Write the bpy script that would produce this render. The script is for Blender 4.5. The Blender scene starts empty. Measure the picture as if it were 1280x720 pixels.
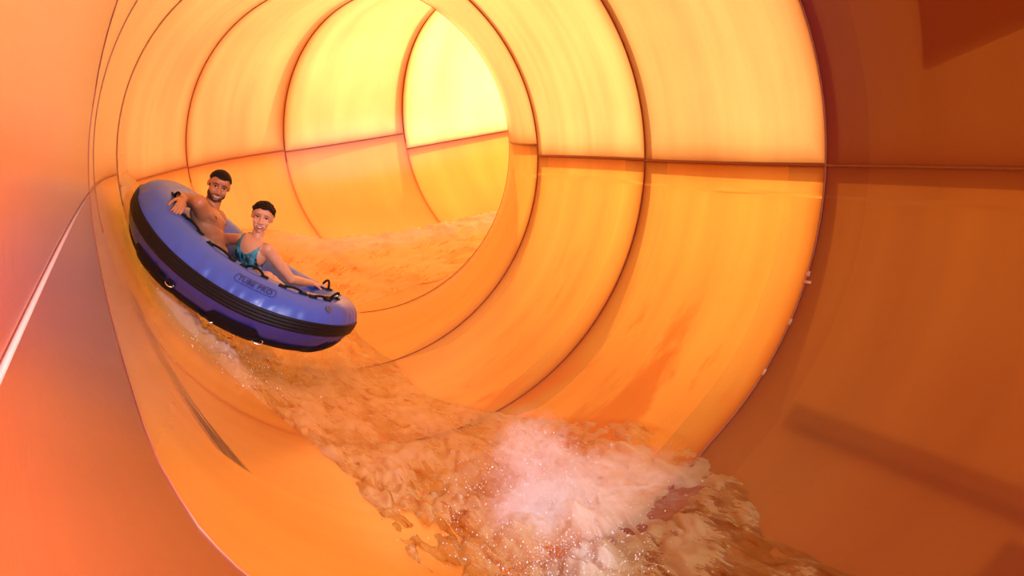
import bpy, bmesh, math, random
import numpy as np
from mathutils import Vector, Matrix, noise
random.seed(7)
rng = np.random.default_rng(5)
sc = bpy.context.scene
col = sc.collection
PI = math.pi

# ------------------------------------------------------------------ camera
H0 = 2.6                                   # height of the lens above the ground
FOC, PPX, PPY = 1200.14, 518.24, 403.47    # focal length and principal point, for a 1280x720 picture
cam_d = bpy.data.cameras.new('camera')
cam = bpy.data.objects.new('camera', cam_d)
col.objects.link(cam)
cam.location = (0, 0, H0)
cam.rotation_euler = (PI/2, 0, 0)
cam_d.sensor_width = 36
cam_d.lens = FOC*36/1280
cam_d.shift_x = (640-PPX)/1280
cam_d.shift_y = (PPY-360)/1280
cam_d.clip_start = 0.02
sc.camera = cam

# ------------------------------------------------------------------ view, world, sun, flash
sc.view_settings.view_transform = 'Standard'
sc.view_settings.look = 'None'
sc.view_settings.gamma = 1
sc.view_settings.use_curve_mapping = False
sc.view_settings.exposure = 0.5
sc.cycles.use_denoising = True
sc.cycles.max_bounces = 14
sc.cycles.diffuse_bounces = 6
sc.cycles.transmission_bounces = 8
sc.cycles.volume_bounces = 6
sc.cycles.transparent_max_bounces = 16
sc.cycles.caustics_reflective = False
sc.cycles.caustics_refractive = False
sc.cycles.sample_clamp_indirect = 8

world = bpy.data.worlds.new('sky')
sc.world = world
world.use_nodes = True
wn = world.node_tree
bg = wn.nodes['Background']
bg.inputs['Color'].default_value = (0.94, 0.91, 0.94, 1)
bg.inputs['Strength'].default_value = 2.7

SUN_DIR = Vector((0.34, 0.68, 0.64)).normalized()
sun_d = bpy.data.lights.new('sun', 'SUN')
sun_d.energy = 13.0
sun_d.angle = math.radians(0.6)
sun_d.color = (1.0, 0.95, 0.86)
sun = bpy.data.objects.new('sun', sun_d)
sun.rotation_euler = SUN_DIR.to_track_quat('Z', 'Y').to_euler()
col.objects.link(sun)

flash_d = bpy.data.lights.new('camera_flash', 'SPOT')   # the slide's photo flash, mounted beside the lens
flash_d.energy = 270
flash_d.color = (0.27, 0.42, 1.0)
flash_d.spot_size = math.radians(38)
flash_d.spot_blend = 1.0
flash_d.shadow_soft_size = 0.12
flash = bpy.data.objects.new('camera_flash', flash_d)
flash.location = (0.35, 0.05, H0+0.35)
fdir = Vector((-.30, 5.4, -0.50)) - Vector((0.35, 0, 0.35))
flash.rotation_euler = (-fdir).to_track_quat('Z', 'Y').to_euler()
col.objects.link(flash)
side_d = bpy.data.lights.new('left_wall_fill', 'SPOT')       # added fill spot, no real lamp, to brighten the left wall
side_d.energy = 620
side_d.color = (1.0, 0.80, 0.86)
side_d.spot_size = math.radians(95)
side_d.spot_blend = 1.0
side_d.shadow_soft_size = 0.15
side = bpy.data.objects.new('left_wall_fill', side_d)
side.location = (1.3, -0.1, H0+0.1)
side.rotation_euler = (Vector((1.3, -0.1, .1))-Vector((-.75, 1.9, -.15))).to_track_quat('Z', 'Y').to_euler()
col.objects.link(side)

# ------------------------------------------------------------------ helpers
def W(px, py, y):
    """point seen at picture position (px, py) and standing y metres in front of the lens"""
    return Vector(((px-PPX)/FOC*y, y, H0-(py-PPY)/FOC*y))

def link_mesh(name, verts, faces, mat=None, parent=None, smooth=True):
    me = bpy.data.meshes.new(name)
    me.from_pydata([tuple(v) for v in verts], [], faces)
    me.update()
    if smooth:
        me.polygons.foreach_set('use_smooth', [True]*len(me.polygons))
    o = bpy.data.objects.new(name, me)
    col.objects.link(o)
    if mat: me.materials.append(mat)
    if parent: o.parent = parent
    return o

def bm_obj(name, bm, mat=None, parent=None, smooth=True):
    me = bpy.data.meshes.new(name)
    bm.to_mesh(me); bm.free()
    if smooth:
        me.polygons.foreach_set('use_smooth', [True]*len(me.polygons))
    o = bpy.data.objects.new(name, me)
    col.objects.link(o)
    if mat: me.materials.append(mat)
    if parent: o.parent = parent
    return o

def tag(o, label=None, cat=None, group=None, kind=None):
    if label: o['label'] = label
    if cat: o['category'] = cat
    if group: o['group'] = group
    if kind: o['kind'] = kind
    return o

def empty(name, loc=(0, 0, 0)):
    o = bpy.data.objects.new(name, None)
    o.empty_display_size = 0.1
    col.objects.link(o)
    o.location = loc
    return o

def parent_keep(o, p):
    o.parent = p
    o.matrix_parent_inverse = Matrix.Translation(-Vector(p.location)) if p.type == 'EMPTY' else Matrix.Identity(4)

def add_grid(bm, rows, closed_u=False, closed_v=False, caps=False):
    vr = [[bm.verts.new(p) for p in r] for r in rows]
    nu, nv = len(vr), len(vr[0])
    for i in range(nu if closed_u else nu-1):
        for j in range(nv if closed_v else nv-1):
            bm.faces.new((vr[i][j], vr[(i+1) % nu][j], vr[(i+1) % nu][(j+1) % nv], vr[i][(j+1) % nv]))
    if caps:
        bm.faces.new(vr[0]); bm.faces.new(vr[-1][::-1])
    return vr

def add_tube(bm, pts, rad, seg=8, flat=None):
    """round tube through pts; rad a number or one per point; flat=(ratio, normal) squashes it"""
    pts = [Vector(p) for p in pts]
    rads = rad if isinstance(rad, (list, tuple)) else [rad]*len(pts)
    rows = []
    up = Vector((0.13, 0.2, 1))
    if flat: up = Vector(flat[1])
    for i, p in enumerate(pts):
        t = (pts[min(i+1, len(pts)-1)]-pts[max(i-1, 0)]).normalized()
        a = t.cross(up).normalized(); b = a.cross(t).normalized()
        k = flat[0] if flat else 1
        rows.append([p + a*math.cos(2*PI*j/seg)*rads[i] + b*math.sin(2*PI*j/seg)*rads[i]*k for j in range(seg)])
    add_grid(bm, rows, closed_v=True, caps=True)

def add_capsule(bm, a, b, ra, rb, seg=20, sq=None):
    """tapered closed capsule; sq=(axis, factor) scales the section along an axis"""
    a = Vector(a); b = Vector(b)
    t = (b-a); L = t.length; t.normalize()
    up = Vector((0.3, 0.1, 1)) if abs(t.z) < .9 else Vector((1, 0.2, 0))
    u = t.cross(up).normalized(); v = t.cross(u).normalized()
    rows = []
    n = 7
    def ring(c, r): return [c + (u*math.cos(2*PI*j/seg)+v*math.sin(2*PI*j/seg))*r for j in range(seg)]
    for i in range(1, n): rows.append(ring(a - t*ra*math.cos(i/n*PI/2), ra*math.sin(i/n*PI/2)))
    for i in range(5): rows.append(ring(a+t*L*i/4, ra+(rb-ra)*i/4))
    for i in range(n-1, 0, -1): rows.append(ring(b + t*rb*math.cos(i/n*PI/2), rb*math.sin(i/n*PI/2)))
    if sq:
        ax = Vector(sq[0]).normalized(); m = (a+b)/2
        for r in rows:
            for j, p in enumerate(r):
                d = (p-m).dot(ax); r[j] = p - ax*d*(1-sq[1])
    add_grid(bm, rows, closed_v=True, caps=True)

def add_ellipsoid(bm, c, axes, radii, seg=28, rings=18):
    """axes: three unit vectors, radii: three numbers"""
    rows = []
    c = Vector(c)
    for i in range(1, rings):
        f = PI*i/rings
        rows.append([c + axes[0]*radii[0]*math.sin(f)*math.cos(2*PI*j/seg) + axes[1]*radii[1]*math.sin(f)*math.sin(2*PI*j/seg)
                     + axes[2]*radii[2]*math.cos(f) for j in range(seg)])
    add_grid(bm, rows, closed_v=True, caps=True)

# ------------------------------------------------------------------ materials
class NT:
    def __init__(self, name):
        self.m = bpy.data.materials.new(name); self.m.use_nodes = True
        self.t = self.m.node_tree; self.t.nodes.clear()
        self.out = self.n('ShaderNodeOutputMaterial')
    def n(self, typ, **kw):
        nd = self.t.nodes.new(typ)
        for k, v in kw.items():
            if k.startswith('i_'):
                nd.inputs[k[2:].replace('_', ' ')].default_value = v
            else: setattr(nd, k, v)
        return nd
    def l(self, a, b): self.t.links.new(a, b)
    def math(self, op, a, b=None, c=None, clamp=False):
        nd = self.n('ShaderNodeMath', operation=op, use_clamp=clamp)
        for i, x in enumerate((a, b, c)):
            if x is None: continue
            if isinstance(x, (int, float)): nd.inputs[i].default_value = x
            else: self.l(x, nd.inputs[i])
        return nd.outputs[0]
    def attr(self, name):
        return self.n('ShaderNodeAttribute', attribute_name=name).outputs['Fac']
    def combine(self, x, y, z=0.0):
        nd = self.n('ShaderNodeCombineXYZ')
        for i, v in enumerate((x, y, z)):
            if isinstance(v, (int, float)): nd.inputs[i].default_value = v
            else: self.l(v, nd.inputs[i])
        return nd.outputs[0]
    def noise(self, vec, scale=1, detail=3, rough=.5, dist=0):
        nd = self.n('ShaderNodeTexNoise'); nd.inputs['Scale'].default_value = scale
        nd.inputs['Detail'].default_value = detail; nd.inputs['Roughness'].default_value = rough
        nd.inputs['Distortion'].default_value = dist
        if vec is not None: self.l(vec, nd.inputs['Vector'])
        return nd.outputs['Fac']
    def ramp(self, fac, stops):
        nd = self.n('ShaderNodeValToRGB'); cr = nd.color_ramp
        while len(cr.elements) < len(stops): cr.elements.new(.5)
        for e, (p, c) in zip(cr.elements, stops):
            e.position = p; e.color = (c, c, c, 1) if isinstance(c, (int, float)) else (*c, 1)
        self.l(fac, nd.inputs[0]); return nd.outputs[0]
    def mixc(self, fac, a, b, blend='MIX'):
        nd = self.n('ShaderNodeMix', data_type='RGBA', blend_type=blend)
        for i, x in ((0, fac), (6, a), (7, b)):
            if isinstance(x, (int, float)): nd.inputs[i].default_value = x
            elif isinstance(x, tuple): nd.inputs[i].default_value = (*x, 1)
            else: self.l(x, nd.inputs[i])
        return nd.outputs[2]
    def mixs(self, fac, a, b):
        nd = self.n('ShaderNodeMixShader')
        if isinstance(fac, (int, float)): nd.inputs[0].default_value = fac
        else: self.l(fac, nd.inputs[0])
        self.l(a, nd.inputs[1]); self.l(b, nd.inputs[2]); return nd.outputs[0]
    def bump(self, h, strength=.3, dist=.01):
        nd = self.n('ShaderNodeBump'); nd.inputs['Strength'].default_value = strength
        nd.inputs['Distance'].default_value = dist; self.l(h, nd.inputs['Height']); return nd.outputs[0]
    def end(self, s): self.l(s, self.out.inputs['Surface']); return self.m

def pbr(name, color, rough=.5, bump=None, var=.12, scale=30, metallic=0, sss=0, spec=.5, coat=0):
    t = NT(name)
    p = t.n('ShaderNodeBsdfPrincipled')
    tc = t.n('ShaderNodeTexCoord')
    nz = t.noise(tc.outputs['Object'], scale, 4)
    f = t.ramp(nz, [(.3, 1-var), (.7, 1.0)])
    c = t.mixc(1.0, tuple(color), f, 'MULTIPLY')
    t.l(c, p.inputs['Base Color'])
    p.inputs['Roughness'].default_value = rough
    p.inputs['Metallic'].default_value = metallic
    p.inputs['Specular IOR Level'].default_value = spec
    p.inputs['Coat Weight'].default_value = coat
    if sss:
        p.inputs['Subsurface Weight'].default_value = sss
        p.inputs['Subsurface Radius'].default_value = (1, .35, .2)
        p.inputs['Subsurface Scale'].default_value = .01
    if bump:
        t.l(t.bump(nz, bump, .003), p.inputs['Normal'])
    return t.end(p.outputs[0])

def shell_material(name, trans, tcol, dcol, tw, rough=.22, gl=.05, wear=False, band=False, ior=1.42):
    """glass fibre: lets daylight through, thick and dim along its joints, faint hoop-wise laminate streaks"""
    t = NT(name)
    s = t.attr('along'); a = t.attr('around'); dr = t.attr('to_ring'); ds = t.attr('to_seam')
    # hoop-wise streaks: vary along the flume, long around it
    v1 = t.combine(t.math('MULTIPLY', s, 3.1), t.math('MULTIPLY', a, .22))
    n1 = t.noise(v1, 1.0, 4, .6)
    v2 = t.combine(t.math('MULTIPLY', s, 1.4), t.math('MULTIPLY', a, 1.1), 4.0)
    n2 = t.noise(v2, 1.0, 3, .5)
    weave = t.noise(t.combine(t.math('MULTIPLY', s, 60), t.math('MULTIPLY', a, 60), 0), 1.0, 2, .6)
    k = t.math('MULTIPLY_ADD', n1, .95, .52)
    k = t.math('MULTIPLY', k, t.math('MULTIPLY_ADD', n2, .5, .75))
    k = t.math('MULTIPLY', k, t.attr('section_light'))
    k = t.math('MULTIPLY', k, t.math('MULTIPLY_ADD', weave, .24, .88))
    # laminate overlaps
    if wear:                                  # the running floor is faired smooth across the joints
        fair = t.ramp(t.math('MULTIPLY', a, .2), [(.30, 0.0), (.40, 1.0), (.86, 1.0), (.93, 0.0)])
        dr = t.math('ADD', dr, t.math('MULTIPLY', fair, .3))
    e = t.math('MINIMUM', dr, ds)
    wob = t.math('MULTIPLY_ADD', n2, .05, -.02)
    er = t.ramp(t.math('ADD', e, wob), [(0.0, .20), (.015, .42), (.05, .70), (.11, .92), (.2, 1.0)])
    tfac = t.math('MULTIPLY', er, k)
    tr = t.n('ShaderNodeBsdfTranslucent')
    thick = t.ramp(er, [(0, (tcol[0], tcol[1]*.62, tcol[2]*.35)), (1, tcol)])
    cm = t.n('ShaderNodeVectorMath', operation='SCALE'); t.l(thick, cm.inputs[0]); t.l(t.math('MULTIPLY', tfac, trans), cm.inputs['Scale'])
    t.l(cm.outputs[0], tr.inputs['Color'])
    df = t.n('ShaderNodeBsdfDiffuse')
    dd = t.mixc(t.ramp(n2, [(.35, 0.0), (.75, .5)]), tuple(dcol), tuple(c*.8 for c in dcol))
    if wear:                                  # dark scuff marks the rafts left along the wall
        sx = t.math('MULTIPLY', t.math('GREATER_THAN', s, .38), t.math('LESS_THAN', s, 1.9))
        dg = t.math('SUBTRACT', a, t.math('MULTIPLY_ADD', s, .42, 3.30))
        band = t.math('SUBTRACT', 1.0, t.math('MULTIPLY', t.math('ABSOLUTE', dg), 9), clamp=True)
        band = t.math('MULTIPLY', band, 2.2, clamp=True)
        st = t.ramp(t.noise(t.combine(t.math('MULTIPLY', s, .9), t.math('MULTIPLY', dg, 42), 2), 1, 3, .6), [(.40, 0.0), (.50, 1.0)])
        sf = t.math('MULTIPLY', t.math('MULTIPLY', st, band), sx)
        fade = t.ramp(s, [(0.6, 1.0), (1.0, .5)])
        sf = t.math('MULTIPLY', sf, fade)
        dd = t.mixc(sf, dd, (.05, .008, .003))
        inv = t.math('SUBTRACT', 1.0, sf)
        cm2 = t.n('ShaderNodeVectorMath', operation='SCALE'); t.l(cm.outputs[0], cm2.inputs[0]); t.l(inv, cm2.inputs['Scale'])
        t.l(cm2.outputs[0], tr.inputs['Color'])
    if band:                                  # darker overlap laminate beside the joint, right-hand side
        bw = t.math('MULTIPLY', t.math('LESS_THAN', t.math('ADD', dr, t.math('MULTIPLY', n2, .03)), .27), t.math('ADD', t.math('LESS_THAN', a, 2.6), t.math('GREATER_THAN', a, 7.3)))
        dd = t.mixc(t.math('MULTIPLY', bw, .55), dd, (.30, .018, .006))
    if wear:                                  # tongues of wet stain beside the stream, right-hand side
        am = t.ramp(t.math('MULTIPLY', a, .5), [(.20, 0.0), (.42, 1.0), (.9, 1.0)])
        wn = t.ramp(t.noise(t.combine(t.math('MULTIPLY', s, 2.2), t.math('MULTIPLY', a, .9), 7), 1, 5, .6, .5), [(.52, 0.0), (.60, 1.0)])
        wf = t.math('MULTIPLY', t.math('MULTIPLY', am, wn), t.ramp(t.math('MULTIPLY', s, .1), [(.21, 1.0), (.28, 0.0)]))
        wf = t.math('MULTIPLY', wf, t.math('LESS_THAN', a, 2.6))
        dd = t.mixc(t.math('MULTIPLY', wf, .7), dd, (.80, .12, .008))
        cm3 = t.n('ShaderNodeVectorMath', operation='MULTIPLY'); t.l(cm2.outputs[0], cm3.inputs[0])
        t.l(t.mixc(wf, (1.0, 1.0, 1.0), (.80, .58, .40)), cm3.inputs[1]); t.l(cm3.outputs[0], tr.inputs['Color'])
    t.l(dd, df.inputs['Color'])
    base = t.mixs(tw, df.outputs[0], tr.outputs[0])
    gloss = t.n('ShaderNodeBsdfGlossy'); gloss.inputs['Roughness'].default_value = rough
    bh = t.math('ADD', t.math('MULTIPLY', weave, .25), t.noise(t.combine(t.math('MULTIPLY', s, 7), t.math('MULTIPLY', a, 5), 0), 1, 2))
    bmp = t.bump(bh, .12, .01); t.l(bmp, gloss.inputs['Normal'])
    fr = t.n('ShaderNodeFresnel'); fr.inputs['IOR'].default_value = ior
    g = t.math('ADD', t.math('MULTIPLY', fr.outputs[0], 1.0), gl-.04, clamp=True)
    geo = t.n('ShaderNodeNewGeometry')
    return t.end(t.mixs(g, base, gloss.outputs[0]))

M = {}
M['upper'] = shell_material('gelcoat_translucent_upper', .56, (1.0, .50, .135), (.88, .25, .018), .58)
M['lower'] = shell_material('gelcoat_translucent_lower', .60, (1.0, .36, .04), (.88, .22, .015), .45, wear=True)
M['near'] = shell_material('gelcoat_opaque_orange', .045, (1.0, .30, .03), (.36, .046, .009), .35, rough=.22, gl=.05, ior=1.6, band=True)
M['pale_sealant'] = pbr('pale_joint_sealant', (.42, .20, .17), .8, spec=.1)
M['near_low'] = shell_material('gelcoat_opaque_orange_lower', .105, (1.0, .26, .02), (.36, .046, .009), .40, rough=.22, gl=.05, band=True, ior=1.6)
M['flange'] = pbr('flange_fibreglass', (.50, .13, .02), .5)
M['sealant'] = pbr('joint_sealant', (.30, .07, .012), .45)
M['joint'] = pbr('pinkish_joint_sealant', (.42, .12, .07), .4)
M['steel'] = pbr('galvanised_steel', (.35, .36, .37), .4, metallic=.8)
M['ground'] = pbr('pale_concrete', (.40, .37, .33), .9, scale=3)
M['tan'] = pbr('pale_filler', (.75, .42, .28), .5)

# ------------------------------------------------------------------ the flume: a tube swept along a bending centre line
SC = 0.86
R = 1.8*SC
KAP = np.array([[.00085, -.00697], [.00889, .01222], [.03985, -.00459], [.12723, .03764], [.30024, .03573], [.18649, .05307],
                [.18815, .04457], [.18785, .04461], [.18, .04]])/SC
LEN = np.array([5.2, 1.8291, 2.19426, 2.4122, 1.53926, 1.74609, 1.88966, 1.8891, 1.9])*SC
ROLL = [-.09007, -.09071, -.09345, -.14733, -.15628, -.16617, -.29684, -.30, -.30]
C0 = np.array([.38023, -.64174, 4.38153])*SC
YAW, PIT = -.30508, .16251

def build_path():
    T = np.array([math.sin(YAW)*math.cos(PIT), -math.sin(PIT), math.cos(YAW)*math.cos(PIT)])
    X = np.array([math.cos(YAW), 0, -math.sin(YAW)]); Y = np.cross(T, X)
    def step(pos, F, k, ds):
        a = k*ds; T, X, Y = F
        T1 = T*math.cos(a[0])+X*math.sin(a[0]); X1 = X*math.cos(a[0])-T*math.sin(a[0])
        T2 = T1*math.cos(a[1])-Y*math.sin(a[1]); Y2 = Y*math.cos(a[1])+T1*math.sin(a[1])
        return pos+(T+T2)/2*ds, (T2, X1, Y2)
    S, P, FR = [], [], []
    pos, F, s = C0.copy(), (T, X, Y), 0.0
    back = []
    n = 104
    for i in range(n):
        pos, F = step(pos, F, KAP[0], -LEN[0]/n); s -= LEN[0]/n
        back.append((s, pos, F))
    seq = back[::-1]+[(0.0, C0.copy(), (T, X, Y))]
    pos, F, s = C0.copy(), (T, X, Y), 0.0
    for q in range(1, len(LEN)):
        n = 40
        for i in range(n):
            pos, F = step(pos, F, KAP[q], LEN[q]/n); s += LEN[q]/n
            seq.append((s, pos, F))
    cv = lambda v: np.array([v[0], v[2], -v[1]])
    S = np.array([q[0] for q in seq]); P = np.array([cv(q[1])+[0, 0, H0] for q in seq])
    X = np.array([cv(q[2][1]) for q in seq]); Y = np.array([cv(q[2][2]) for q in seq]); T = np.array([cv(q[2][0]) for q in seq])
    return S, P, X, Y, T
PS, PP, PX, PY, PT = build_path()
RINGS = np.concatenate([[0], np.cumsum(LEN[1:])])        # where the sections are bolted together

def at(s, th, rad=R):
    """points on the flume: s metres along it, th radians around it (0 right, pi/2 bottom, pi left)"""
    s = np.asarray(s, float); th = np.asarray(th, float)
    f = lambda A: np.stack([np.interp(s, PS, A[:, i]) for i in range(3)], -1)
    x, y = f(PX), f(PY)
    return f(PP) + np.asarray(rad)[..., None]*(np.cos(th)[..., None]*x+np.sin(th)[..., None]*y)

def joint_s(th):
    """the nearest joint is cut obliquely: on the left it wanders nearer to the lens"""
    d = np.degrees(np.asarray(th)) % 360
    xs = [0, 45, 75, 100, 120, 134, 142, 150, 156, 165, 174, 182, 190, 203, 220, 240, 360]
    ys = [0, 0, -.15, -.5, -.85, -1.02, -1.02, -.86, -.24, .52, .85, .92, .98, .34, .12, 0, 0]
    return np.interp(d, xs, ys)

def cluster(n):
    u = np.linspace(0, 1, n); return .5-.5*np.cos(PI*u)*(1-.0*u)

def near_end(th):  # right side cut back, out of view, so skylight reaches the left wall
    return np.interp(np.degrees(np.asarray(th)) % 360, [0, 60, 120, 180, 240, 300, 360], [-1.75, -1.75, -3.2, -4.05, -3.2, -1.75, -1.75])

def wall(name, sec, th0, th1, mat):
    ns, nt = 44, 90
    u = cluster(ns); v = cluster(nt)
    th = th0+(th1-th0)*v
    sa = np.full(nt, RINGS[sec-1]) if sec >= 1 else near_end(th)
    sb = np.full(nt, RINGS[sec]) if sec >= 1 else joint_s(th)
    if sec == 1: sa = joint_s(th)
    Sg = sa[None]+(sb-sa)[None]*u[:, None]; Tg = np.broadcast_to(th, Sg.shape)
    P = at(Sg, Tg, np.full(Sg.shape, R))
    V = P.reshape(-1, 3)
    F = []
    for i in range(ns-1):
        for j in range(nt-1):
            a = i*nt+j; F.append((a, a+nt, a+nt+1, a+1))
    o = link_mesh(name, V, F, mat)
    def fa(nm, arr):
        at_ = o.data.attributes.new(nm, 'FLOAT', 'POINT'); at_.data.foreach_set('value', np.ascontiguousarray(arr, dtype=np.float32).ravel())
    fa('along', Sg); fa('around', (Tg % (2*PI))*R if th0 < 1.5 else (Tg % (2*PI))*R)
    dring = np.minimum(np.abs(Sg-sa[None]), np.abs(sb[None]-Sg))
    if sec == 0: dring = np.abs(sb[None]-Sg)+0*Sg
    fa('section_light', np.full(Sg.shape, (1, .62, .80, .78, .80, 1.0, 1.6, 1.6, 1.6)[sec] if mat is M['upper'] else (1, .80, .92, .90, .85, .95, 1.1, 1.1, 1.1)[sec]))  # daylight falling on each section put into its transmission, far ones brightest
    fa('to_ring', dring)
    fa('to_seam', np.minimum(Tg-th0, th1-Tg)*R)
    tag(o, kind='structure')
    return o

def ring_band(bm, sfun, r0, r1, w0, w1, th0=0, th1=2*PI, n=120):
    """solid band around the flume between radii r0, r1 and offsets w0, w1 along it"""
    th = np.linspace(th0, th1, n); s = sfun(th)
    rows = []
    for (r, w) in ((r0, w0), (r0, w1), (r1, w1), (r1, w0)):
        rows.append([Vector(p) for p in at(s+w, th, np.full(n, r))])
    full = abs(th1-th0-2*PI) < 1e-6
    if full: rows = [r[:-1] for r in rows]
    vr = add_grid(bm, rows, closed_u=True, closed_v=full)
    if not full:
        bm.faces.new([r[0] for r in vr][::-1]); bm.faces.new([r[-1] for r in vr])

def seam_band(bm, s0, s1, th, r0, r1, half):
    n = 40
    ss = np.linspace(s0, s1, n)
    rows = []
    for (r, w) in ((r0, -half), (r0, half), (r1, half), (r1, -half)):
        rows.append([Vector(p) for p in at(ss, np.full(n, th+w/R), np.full(n, r))])
    vr = add_grid(bm, rows, closed_u=True)
    bm.faces.new([r[0] for r in vr][::-1]); bm.faces.new([r[-1] for r in vr])

# th runs clockwise seen from the lens: 0..pi is the lower half, pi..2pi the upper half
for sec in range(0, 9):
    r = ROLL[sec]
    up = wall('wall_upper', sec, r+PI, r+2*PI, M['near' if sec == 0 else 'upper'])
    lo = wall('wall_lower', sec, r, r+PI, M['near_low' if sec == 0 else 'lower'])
    where = ['nearest', 'second', 'third', 'fourth', 'fifth', 'sixth', 'seventh', 'eighth', 'ninth'][sec]
    up['label'] = f'upper half shell of the {where} orange flume section'
    lo['label'] = f'lower half shell of the {where} orange flume section'
    # bolting flanges along the two long seams
    s0 = RINGS[sec-1] if sec else None
    s1 = RINGS[sec] if sec else 0
    for side, th in (('right', r), ('left', r+PI)):
        a0, a1 = (s0 if sec else (-1.75 if side == 'right' else -4.05)), s1
        if side == 'left' and sec == 0: a1 = .85
        if side == 'left' and sec == 1: a0 = .85
        bm = bmesh.new()
        seam_band(bm, a0, a1, th, R+.002, R+.07, .012)
        o = bm_obj('seam_flange', bm, M['flange'], lo)
        bm = bmesh.new()
        seam_band(bm, a0+.004, a1-.004, th, R-.004, R+.001, .005)
        o = bm_obj('seam_sealant', bm, M['pale_sealant'] if (sec == 0 and side == 'left' and 'pale_sealant' in M) else M['sealant'], lo)
for k in range(0, 9):
    fn = joint_s if k == 0 else (lambda th, q=RINGS[k]: np.full(np.shape(th), q))
    bm = bmesh.new()
    ring_band(bm, fn, R+.002, R+.06, -.012, .012)
    o = bm_obj('trim_ring', bm, M['flange'])
    tag(o, 'bolting flange ring outside the joint of two flume sections', kind='structure')
    bm = bmesh.new()
    if k: ring_band(bm, fn, R-.004, R+.001, -.0035, .0035, math.radians(166), math.radians(360+82))
    else: ring_band(bm, fn, R-.004, R+.001, -.0035, .0035)
    s = bm_obj('ring_sealant', bm, M['sealant' if k else 'joint'], o)

# ground under the raised flume
bm = bmesh.new()
bmesh.ops.create_grid(bm, x_segments=2, y_segments=2, size=45)
g = bm_obj('ground', bm, M['ground'], smooth=False)
tag(g, 'pale concrete ground under the raised flume', kind='structure')

# plates added unseen outside the near section to shade it, plus a sun-blocking slab
def shade_plate(s0, s1, d0, d1, label, skew=0.0, taper=0.0):
    n, m = 12, 16
    t0, t1 = math.radians(d0), math.radians(d1)
    rows = []
    bm = bmesh.new()
    layers = []
    for rr in (R+.012, R+.03):
        g = []
        for i in range(n):
            u = i/(n-1)
            th = np.linspace(t0, t1+math.radians(taper)*(1-u), m)
            ss = s0+(s1-s0)*u + skew*(np.linspace(0, 1, m)-.5)
            g.append([Vector(p) for p in at(ss, th, np.full(m, rr))])
        layers.append(add_grid(bm, g))
    a, b = layers
    for i in range(n-1):
        bm.faces.new((a[i][0], a[i+1][0], b[i+1][0], b[i][0])); bm.faces.new((a[i][-1], b[i][-1], b[i+1][-1], a[i+1][-1]))
    for j in range(m-1):
        bm.faces.new((a[0][j], b[0][j], b[0][j+1], a[0][j+1])); bm.faces.new((a[-1][j], a[-1][j+1], b[-1][j+1], b[-1][j]))
    o = bm_obj('trim_shade_plate', bm, M['steel'])
    return tag(o, label, kind='structure')
shade_plate(-1.15, -.60, -48, -19.2, 'added steel plate shading the upper right wall from outside', skew=.12, taper=-5)
shade_plate(-1.7, -.28, 33.5, 38, 'added steel strip shading the lower right wall from outside')
shade_plate(-1.72, -1.42, 40, 62, 'added steel patch shading the lower right wall from outside')
bm = bmesh.new()  # unseen slab added to keep the sun off the nearest section
bmesh.ops.create_cube(bm, size=1)
bmesh.ops.scale(bm, vec=(7.0, 5.2, .12), verts=bm.verts)
bmesh.ops.bevel(bm, geom=bm.edges[:], offset=.02, segments=2, affect='EDGES')
o = bm_obj('slab_sun_blocker', bm, M['steel'], smooth=False); o.location = (2.6, 3.0, 6.6)
tag(o, 'unseen steel slab added to shade the nearest flume section', kind='structure')

# ------------------------------------------------------------------ water
def water_material():
    t = NT('running_water')
    foam = t.attr('foam'); s = t.attr('along'); a = t.attr('around')
    tc = t.n('ShaderNodeTexCoord')
    a2 = t.math('ADD', a, t.math('MULTIPLY', s, -.25))
    vs = t.combine(t.math('MULTIPLY', s, 4.5), t.math('MULTIPLY', a2, 19.0))
    n1 = t.noise(vs, 1.0, 6, .68, .6)
    vf = t.combine(t.math('MULTIPLY', s, 18.0), t.math('MULTIPLY', a2, 62.0))
    n2 = t.noise(vf, 1.0, 5, .7, .4)
    h = t.math('ADD', n1, t.math('MULTIPLY', n2, .45))
    b = t.bump(h, .55, .05)
    b2 = t.bump(h, .22, .05)
    tr = t.n('ShaderNodeBsdfTransparent'); t.l(t.ramp(n1, [(.33, (.72, .32, .09)), (.45, (1, .96, .88))]), tr.inputs['Color'])
    gl = t.n('ShaderNodeBsdfGlossy'); gl.inputs['Roughness'].default_value = .16; t.l(b, gl.inputs['Normal'])
    lw = t.n('ShaderNodeLayerWeight'); lw.inputs['Blend'].default_value = .28; t.l(b, lw.inputs['Normal'])
    body = tr.outputs[0]
    clear = t.mixs(t.math('MULTIPLY_ADD', lw.outputs['Fresnel'], .6, .02, clamp=True), body, gl.outputs[0])
    fd = t.n('ShaderNodeBsdfDiffuse'); t.l(t.mixc(t.math('POWER', foam, 2.0), (1.0, .72, .26), (.98, .82, .64)), fd.inputs['Color']); t.l(b2, fd.inputs['Normal'])
    ft = t.n('ShaderNodeBsdfTranslucent'); ft.inputs['Color'].default_value = (1.0, .80, .45, 1); t.l(b2, ft.inputs['Normal'])
    fm = t.mixs(.40, fd.outputs[0], ft.outputs[0])
    # aerated streaks: threshold falls where the foam attribute is high
    th = t.math('SUBTRACT', t.math('ADD', t.math('MULTIPLY', n1, .60), t.math('MULTIPLY', n2, .40)), t.math('MULTIPLY_ADD', foam, -.60, .62))
    f = t.math('MULTIPLY', th, 9.0, clamp=True)
    f = t.math('MULTIPLY', f, t.math('MULTIPLY_ADD', foam, .62, .18), clamp=True)
    return t.end(t.mixs(f, clear, fm))
M['water'] = water_material()
M['drop'] = pbr('white_spray', (.93, .93, .97), .15, var=.02)

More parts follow.
